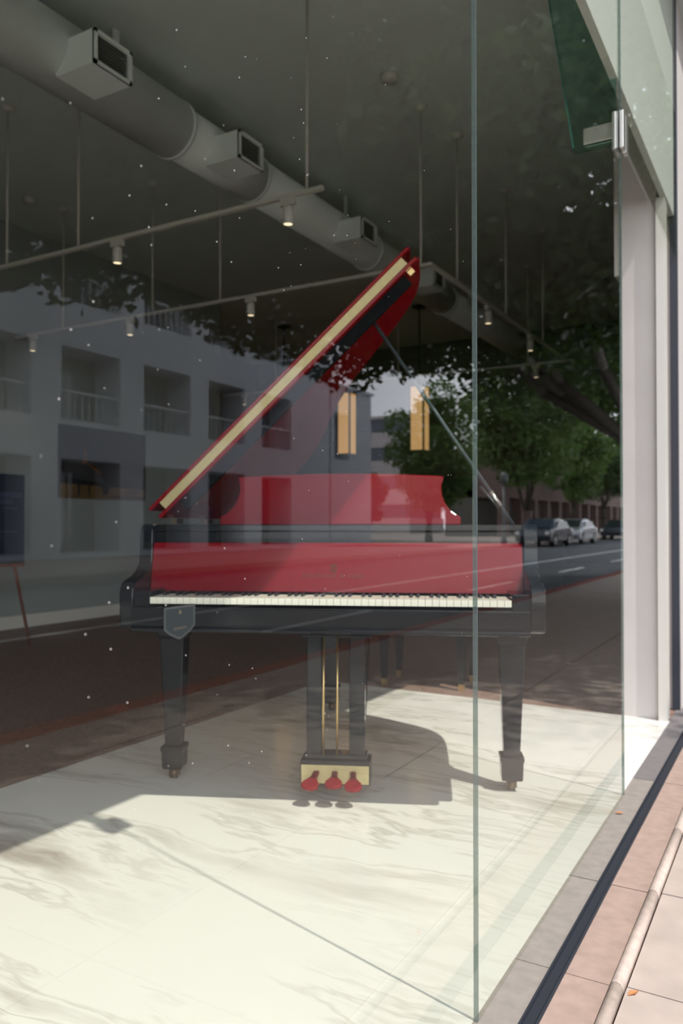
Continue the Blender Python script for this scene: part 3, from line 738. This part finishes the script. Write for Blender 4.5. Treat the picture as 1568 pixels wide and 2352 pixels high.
# ------------------------------------------------------------------ street across the way (seen mirrored in the glass)
def facade(root, x0, y0, y1, z1, openings, depth, wall_m):
    ys = sorted({y0, y1} | {o[0] for o in openings} | {o[1] for o in openings}); zs = sorted({0.0, z1} | {o[2] for o in openings} | {o[3] for o in openings})
    g = MB()
    for a, b in zip(ys[:-1], ys[1:]):
        for c, d in zip(zs[:-1], zs[1:]):
            my, mz = (a + b) / 2, (c + d) / 2
            if not any(o[0] < my < o[1] and o[2] < mz < o[3] for o in openings):
                g.box(x0, x0 + depth, a, b, c, d)
    g.obj('wall', wall_m, root)
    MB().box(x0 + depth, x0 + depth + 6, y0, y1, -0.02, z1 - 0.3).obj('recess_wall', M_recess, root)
    MB().box(x0 - 0.12, x0 + depth + 6, y0 - 0.1, y1 + 0.1, z1, z1 + 0.12).obj('roof', wall_m, root)
def window_part(root, x, y0, y1, z0, z1):
    fr = MB().box(x - 0.06, x, y0, y0 + 0.07, z0, z1).box(x - 0.06, x, y1 - 0.07, y1, z0, z1).box(x - 0.06, x, y0, y1, z0, z0 + 0.07).box(x - 0.06, x, y0, y1, z1 - 0.07, z1).box(x - 0.06, x, (y0 + y1) / 2 - 0.03, (y0 + y1) / 2 + 0.03, z0, z1).obj('window', M_winframe, root)
    MB().box(x - 0.03, x - 0.015, y0 + 0.07, y1 - 0.07, z0 + 0.07, z1 - 0.07).obj('pane', M_winglass, fr)
bays = [(5.8, 8.0), (9.0, 11.2), (12.2, 14.4), (15.4, 17.65), (18.65, 20.9), (21.85, 23.95), (25.05, 27.1)]
BX = 16.9
apt = empty('apartment_building', label='pale grey building with deep square windows mirrored at left of the glass', cat='building')
ops = []
for a, b in bays:
    ops += [(a, b, 0.15, 2.85), (a, b, 3.98, 6.07), (a, b, 7.4, 9.5)]
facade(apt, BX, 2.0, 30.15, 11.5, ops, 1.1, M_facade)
for i, (a, b) in enumerate(bays):
    for z0, z1 in ((4.0, 5.6), (7.4, 9.0)):
        window_part(apt, BX + 1.1, a + 0.9, b - 0.35, z0 + 0.1, z1)
    window_part(apt, BX + 1.1, a + 0.3, b - 0.3, 0.3, 2.6)
    for z0 in (3.98, 7.4):
        bl = MB()
        for k in range(9): bl.box(BX + 0.1, BX + 0.13, a + 0.05 + k * (b - a - 0.1) / 8 - 0.01, a + 0.05 + k * (b - a - 0.1) / 8 + 0.01, z0, z0 + 0.8)
        bl.box(BX + 0.08, BX + 0.15, a, b, z0 + 0.8, z0 + 0.86).obj('balustrade', M_facade, apt)
ann = empty('annex_building', label='lower pale building wing at the edge of the mirrored sky', cat='building')
facade(ann, BX, 30.27, 34.1, 7.2, [(30.6, 31.9, 3.9, 6.0)], 1.1, M_facade)
window_part(ann, BX + 1.1, 30.7, 31.8, 4.0, 5.8)
far = empty('office_block', (39.5, 74, 0), label='far pale banded block in the mirrored gap left of the tree', cat='building')
for k in range(4):
    MB().box(-6, 14, 0, 9, k * 3.0, k * 3.0 + 1.6).obj('wall_band', M_facade2, far)
    wd = MB().box(-5.8, 13.8, 0.25, 8.8, k * 3.0 + 1.6, k * 3.0 + 3.0).obj('window', M_winframe, far)
    MB().box(-5.6, 13.6, 0.18, 0.25, k * 3.0 + 1.65, k * 3.0 + 2.95).obj('pane', M_winglass, wd)
MB().box(-6.2, 14.2, -0.2, 9.2, 12.0, 12.3).obj('roof', M_facade2, far)
arc = empty('arcade_building', (18.8, 60, 0), label='pink arcade with dark openings behind the mirrored parked cars', cat='building')
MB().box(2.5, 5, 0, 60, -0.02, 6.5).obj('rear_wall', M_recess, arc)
MB().box(0, 5, 0, 60, 3.1, 6.5).obj('upper_wall', M_pinkwall, arc)
for k in range(15):
    MB().box(0, 0.7, 0.3 + k * 4.0, 1.2 + k * 4.0, -0.02, 3.1).obj('pillar', M_pinkwall, arc)
MB().box(-0.2, 5.2, -0.2, 60.2, 6.5, 6.8).obj('roof', M_pinkwall, arc)

# trees
def leaves(name, clumps, n, size, m, parent):
    tot = sum(c[3] ** 2 for c in clumps); P_, = [[]]
    for cx, cy, cz, r, fz in clumps:
        k = max(8, int(n * r * r / tot))
        d = rng.normal(size=(k, 3)); d /= np.linalg.norm(d, axis=1)[:, None]
        rad = r * (0.55 + 0.45 * rng.random(k) ** 0.5) * (1 + 0.10 * rng.normal(size=k))
        p = d * rad[:, None]; p[:, 2] *= fz
        P_.append(p + np.array([cx, cy, cz]))
    c = np.concatenate(P_); k = len(c)
    a = rng.normal(size=(k, 3)); a[:, 2] *= 0.6; a /= np.linalg.norm(a, axis=1)[:, None]
    b = np.cross(a, rng.normal(size=(k, 3))); b /= np.linalg.norm(b, axis=1)[:, None]
    nn = np.cross(a, b)
    s = size * (0.7 + 0.6 * rng.random(k))[:, None]
    v = np.empty((k, 4, 3))
    v[:, 0] = c - a * s * 0.5; v[:, 1] = c + b * s * 0.27 + nn * s * 0.06; v[:, 2] = c + a * s * 0.5; v[:, 3] = c - b * s * 0.27 + nn * s * 0.06
    me = bpy.data.meshes.new(name)
    me.vertices.add(4 * k); me.vertices.foreach_set('co', v.reshape(-1).astype(np.float32))
    base = (np.arange(k) * 4)[:, None]
    tri = np.concatenate([base + np.array([0, 1, 2]), base + np.array([0, 2, 3])], axis=1).reshape(-1)
    me.loops.add(len(tri)); me.loops.foreach_set('vertex_index', tri.astype(np.int32))
    me.polygons.add(2 * k); me.polygons.foreach_set('loop_start', (np.arange(2 * k) * 3).astype(np.int32))
    me.materials.append(m); me.update(calc_edges=True); me.validate()
    o = bpy.data.objects.new(name, me); C.objects.link(o); o.parent = parent; o['kind'] = 'stuff'
    return o
def trunk(root, pts, branches):
    g = MB()
    for (p0, r0), (p1, r1) in zip(pts[:-1], pts[1:]): g.tube(p0, p1, r0, r1, 12)
    g.obj('trunk', M_bark, root)
    for b in branches:
        g = MB()
        for (p0, r0), (p1, r1) in zip(b[:-1], b[1:]): g.tube(p0, p1, r0, r1, 8)
        g.obj('branch', M_bark, root)
def tree(x, y, h0, h1, rx, ry, n, size, m, label, nclump=34, cr=0.34, seed=1, dx=0.0, dy=0.0, kind_group='street trees along the road'):
    t = empty('street_tree', (x, y, -0.03), label=label, cat='tree', group=kind_group)
    rr = random.Random(seed); cl = []
    hc, hz = (h0 + h1) / 2, (h1 - h0) / 2
    base_r = cr * min(rx, ry, hz * 1.3)
    for i in range(nclump):
        while True:
            a, b, c = rr.uniform(-1, 1), rr.uniform(-1, 1), rr.uniform(-1, 1)
            if 0.12 < a * a + b * b + c * c < 1: break
        r = base_r * rr.uniform(0.75, 1.25)
        cl.append((dx + a * (rx - r * 0.8), dy + b * (ry - r * 0.8), hc + c * (hz - r * 0.6), r, 0.8))
    leaves('crown', cl, n, size, m, t)
    br = []
    for i in range(5):
        q = cl[i]; s0 = (0, 0, h0 * 0.8)
        br.append([(s0, 0.10), ((q[0] * 0.4, q[1] * 0.4, (h0 * 0.8 + q[2]) / 2), 0.07), (q[:3], 0.03)])
    trunk(t, [((0, 0, 0), 0.24), ((0.03, 0.02, h0 * 0.5), 0.19), ((0, 0, h0 * 0.9), 0.16)], br)
    return t
# overhanging crowns: clumps that would shade the sunlit marble or near pavement are left out
def overhang(x, y, box, n_cl, n, size, m, label, seed, bottom, tall):
    t = empty('street_tree', (x, y, -0.03), label=label, cat='tree', group='street trees along the road')
    rr = random.Random(seed); cl = []
    while len(cl) < n_cl:
        a = rr.uniform(box[0], box[1]); b = rr.uniform(box[2], box[3]); r = rr.uniform(0.7, 1.25)
        lo = bottom + max(0.0, a - 4.6) * 0.52 + r * 0.8
        c = lo + (tall - lo) * rr.random() ** 1.5
        u = (a - (box[0] + box[1]) / 2) / ((box[1] - box[0]) / 2); v = (b - (box[2] + box[3]) / 2) / ((box[3] - box[2]) / 2)
        if u * u + v * v > 1.05: continue
        gx, gy = a - 0.573 * c, b + 0.155 * c
        if gx - r < -0.45 and gy - r < 4.45: continue
        if gx - r < 1.4 and gy - r < 3.15: continue
        cl.append((a - x, b - y, c, r, 0.8))
    leaves('crown', cl, n, size, m, t)
    br = []
    for i in range(9):
        q = cl[i * 3]; s0 = (0, 0, 2.6)
        br.append([(s0, 0.12), ((q[0] * 0.35, q[1] * 0.35, 3.7), 0.09), ((q[0] * 0.75, q[1] * 0.75, max(4.0, q[2] - 0.3)), 0.06), (q[:3], 0.03)])
    trunk(t, [((0, 0, 0), 0.26), ((0.03, 0.02, 1.4), 0.20), ((0, 0, 2.8), 0.17)], br)
overhang(1.75, 18.2, (-0.3, 6.6, 5.6, 20.5), 165, 125000, 0.17, M_leaf, 'large dark tree overhanging the street in the upper right reflection', 3, 3.4, 12.0)
overhang(6.6, 3.0, (3.0, 9.2, -1.0, 11.5), 92, 95000, 0.15, M_leaf, 'dark tree whose leaf fringe hangs over the mirrored facade at left', 4, 2.9, 8.4)
tree(2.7, 26.0, 2.7, 8.5, 3.0, 3.6, 24000, 0.19, M_leaf2, 'leafy green kerbside tree mirrored right of the window joint', 44, 0.36, 5)
tree(2.8, 34.5, 2.6, 8.5, 2.8, 3.6, 14000, 0.24, M_leaf2, 'second kerbside tree beyond, mirrored near the white pier', 36, 0.36, 8)
tree(2.8, 43.5, 2.6, 9.0, 2.8, 3.8, 10000, 0.30, M_leaf, 'third kerbside tree beyond, mirrored by the white pier', 30, 0.38, 11)
tree(16.7, 40.6, 1.1, 9.0, 2.8, 2.8, 14000, 0.26, M_leaf2, 'rounded tree beside the mirrored sky gap, above the music desk', 40, 0.36, 13)
tree(21.3, 41.0, 0.5, 4.4, 1.6, 2.2, 9000, 0.24, M_leaf, 'low dark bush tree at the foot of the mirrored sky gap', 26, 0.38, 31)
tree(14.5, 51.5, 1.9, 14.0, 4.4, 4.4, 20000, 0.34, M_leaf2, 'tall green tree across the street behind the parked cars', 36, 0.36, 17)
tree(13.9, 61.5, 2.6, 10, 3.2, 4.2, 12000, 0.32, M_leaf2, 'broad green tree over the pink arcade in the reflection', 36, 0.36, 19)
tree(13.9, 72.5, 2.8, 10, 3.2, 4.6, 10000, 0.36, M_leaf, 'dark tree over the far half of the pink arcade', 32, 0.36, 23)
tree(13.9, 85.0, 2.8, 10, 3.2, 5.0, 9000, 0.42, M_leaf, 'farthest dark tree at the end of the mirrored street', 32, 0.36, 29)

# parked cars
def car(x, y, rz, paint, label):
    c = empty('parked_car', (x, y, -0.15), rz, label, 'car')
    side = [(-2.2, 0.28), (-2.25, 0.55), (-2.15, 0.82), (-1.35, 0.92), (-0.70, 1.36), (0.10, 1.44), (0.95, 1.38), (1.55, 1.02), (2.10, 0.94), (2.22, 0.60), (2.18, 0.28)]
    g = MB(); n = len(side)
    secs = []
    for w, sh in ((-0.88, 0.93), (-0.80, 1.0), (0.80, 1.0), (0.88, 0.93)):
        secs.append([(p[0], w * (0.80 if p[1] > 1.1 else 1.0), 0.28 + (p[1] - 0.28) * sh) for p in side])
    v = [q for s in secs for q in s]; f = []
    for k in range(3):
        for i in range(n):
            j = (i + 1) % n; f.append((k * n + i, k * n + j, (k + 1) * n + j, (k + 1) * n + i))
    f.append(tuple(range(n))[::-1]); f.append(tuple(3 * n + i for i in range(n)))
    g.add(v, f).obj('body', paint, c, 0.03)
    for s in (-1, 1):
        MB().prism([(-1.10, 0.93), (-0.66, 1.26), (0.88, 1.28), (1.34, 1.0)], 'y', s * 0.75, s * 0.865).obj('side_window', M_carglass, c)
        for wx in (-1.38, 1.36):
            w_ = MB().tube((wx, s * 0.68, 0.315), (wx, s * 0.895, 0.315), 0.315, None, 20).obj('wheel', M_tyre, c)
            MB().tube((wx, s * 0.896, 0.315), (wx, s * 0.906, 0.315), 0.19, None, 14).obj('hub', M_carsilver, w_)
        MB().box(-2.24, -2.14, s * 0.75 - 0.14, s * 0.75 + 0.06, 0.62, 0.78).obj('head_lamp', M_lampclear, c)
        MB().box(2.12, 2.22, s * 0.75 - 0.14, s * 0.75 + 0.06, 0.66, 0.84).obj('tail_lamp', M_lampred, c)
    MB().prism([(-1.30, 0.945), (-0.72, 1.345), (-0.70, 1.365), (-1.33, 0.965)], 'y', -0.62, 0.62).obj('windscreen', M_carglass, c)
    MB().prism([(1.02, 1.345), (1.52, 1.045), (1.54, 1.065), (1.03, 1.372)], 'y', -0.62, 0.62).obj('rear_window', M_carglass, c)
car(10.2, 46.5, R(90), M_carsilver, 'silver car parked across the street, nearest in the mirrored row')
car(10.2, 40.6, R(90), M_cardark, 'dark car parked across the street behind the right end of the piano')
car(10.2, 60.0, R(90), M_cardark, 'dark car parked further along the mirrored street, by the arcade')
lp = empty('street_lamp', (11.7, 38.5, -0.02), label='thin grey street lamp above the right end of the piano', cat='street lamp')
MB().lathe([(0.16, 0), (0.14, 0.3), (0.085, 0.4), (0.07, 3.0)], 0, 0, 12).obj('pole', M_winframe, lp)
MB().lathe([(0.07, 3.0), (0.20, 3.1), (0.22, 3.45), (0.10, 3.6), (0.0, 3.65)], 0, 0, 14).obj('lamp_head', M_winframe, lp)
bo = empty('stone_pillar', (12.1, 43.9, -0.02), label='pale pink stone pillar with cap beside the parked cars', cat='pillar')
MB().box(-0.19, 0.19, -0.19, 0.19, 0, 1.62).obj('shaft', M_pinkwall, bo)
MB().box(-0.24, 0.24, -0.24, 0.24, 1.62, 1.74).box(-0.24, 0.24, -0.24, 0.24, 0, 0.15).obj('cap', M_pinkwall, bo)
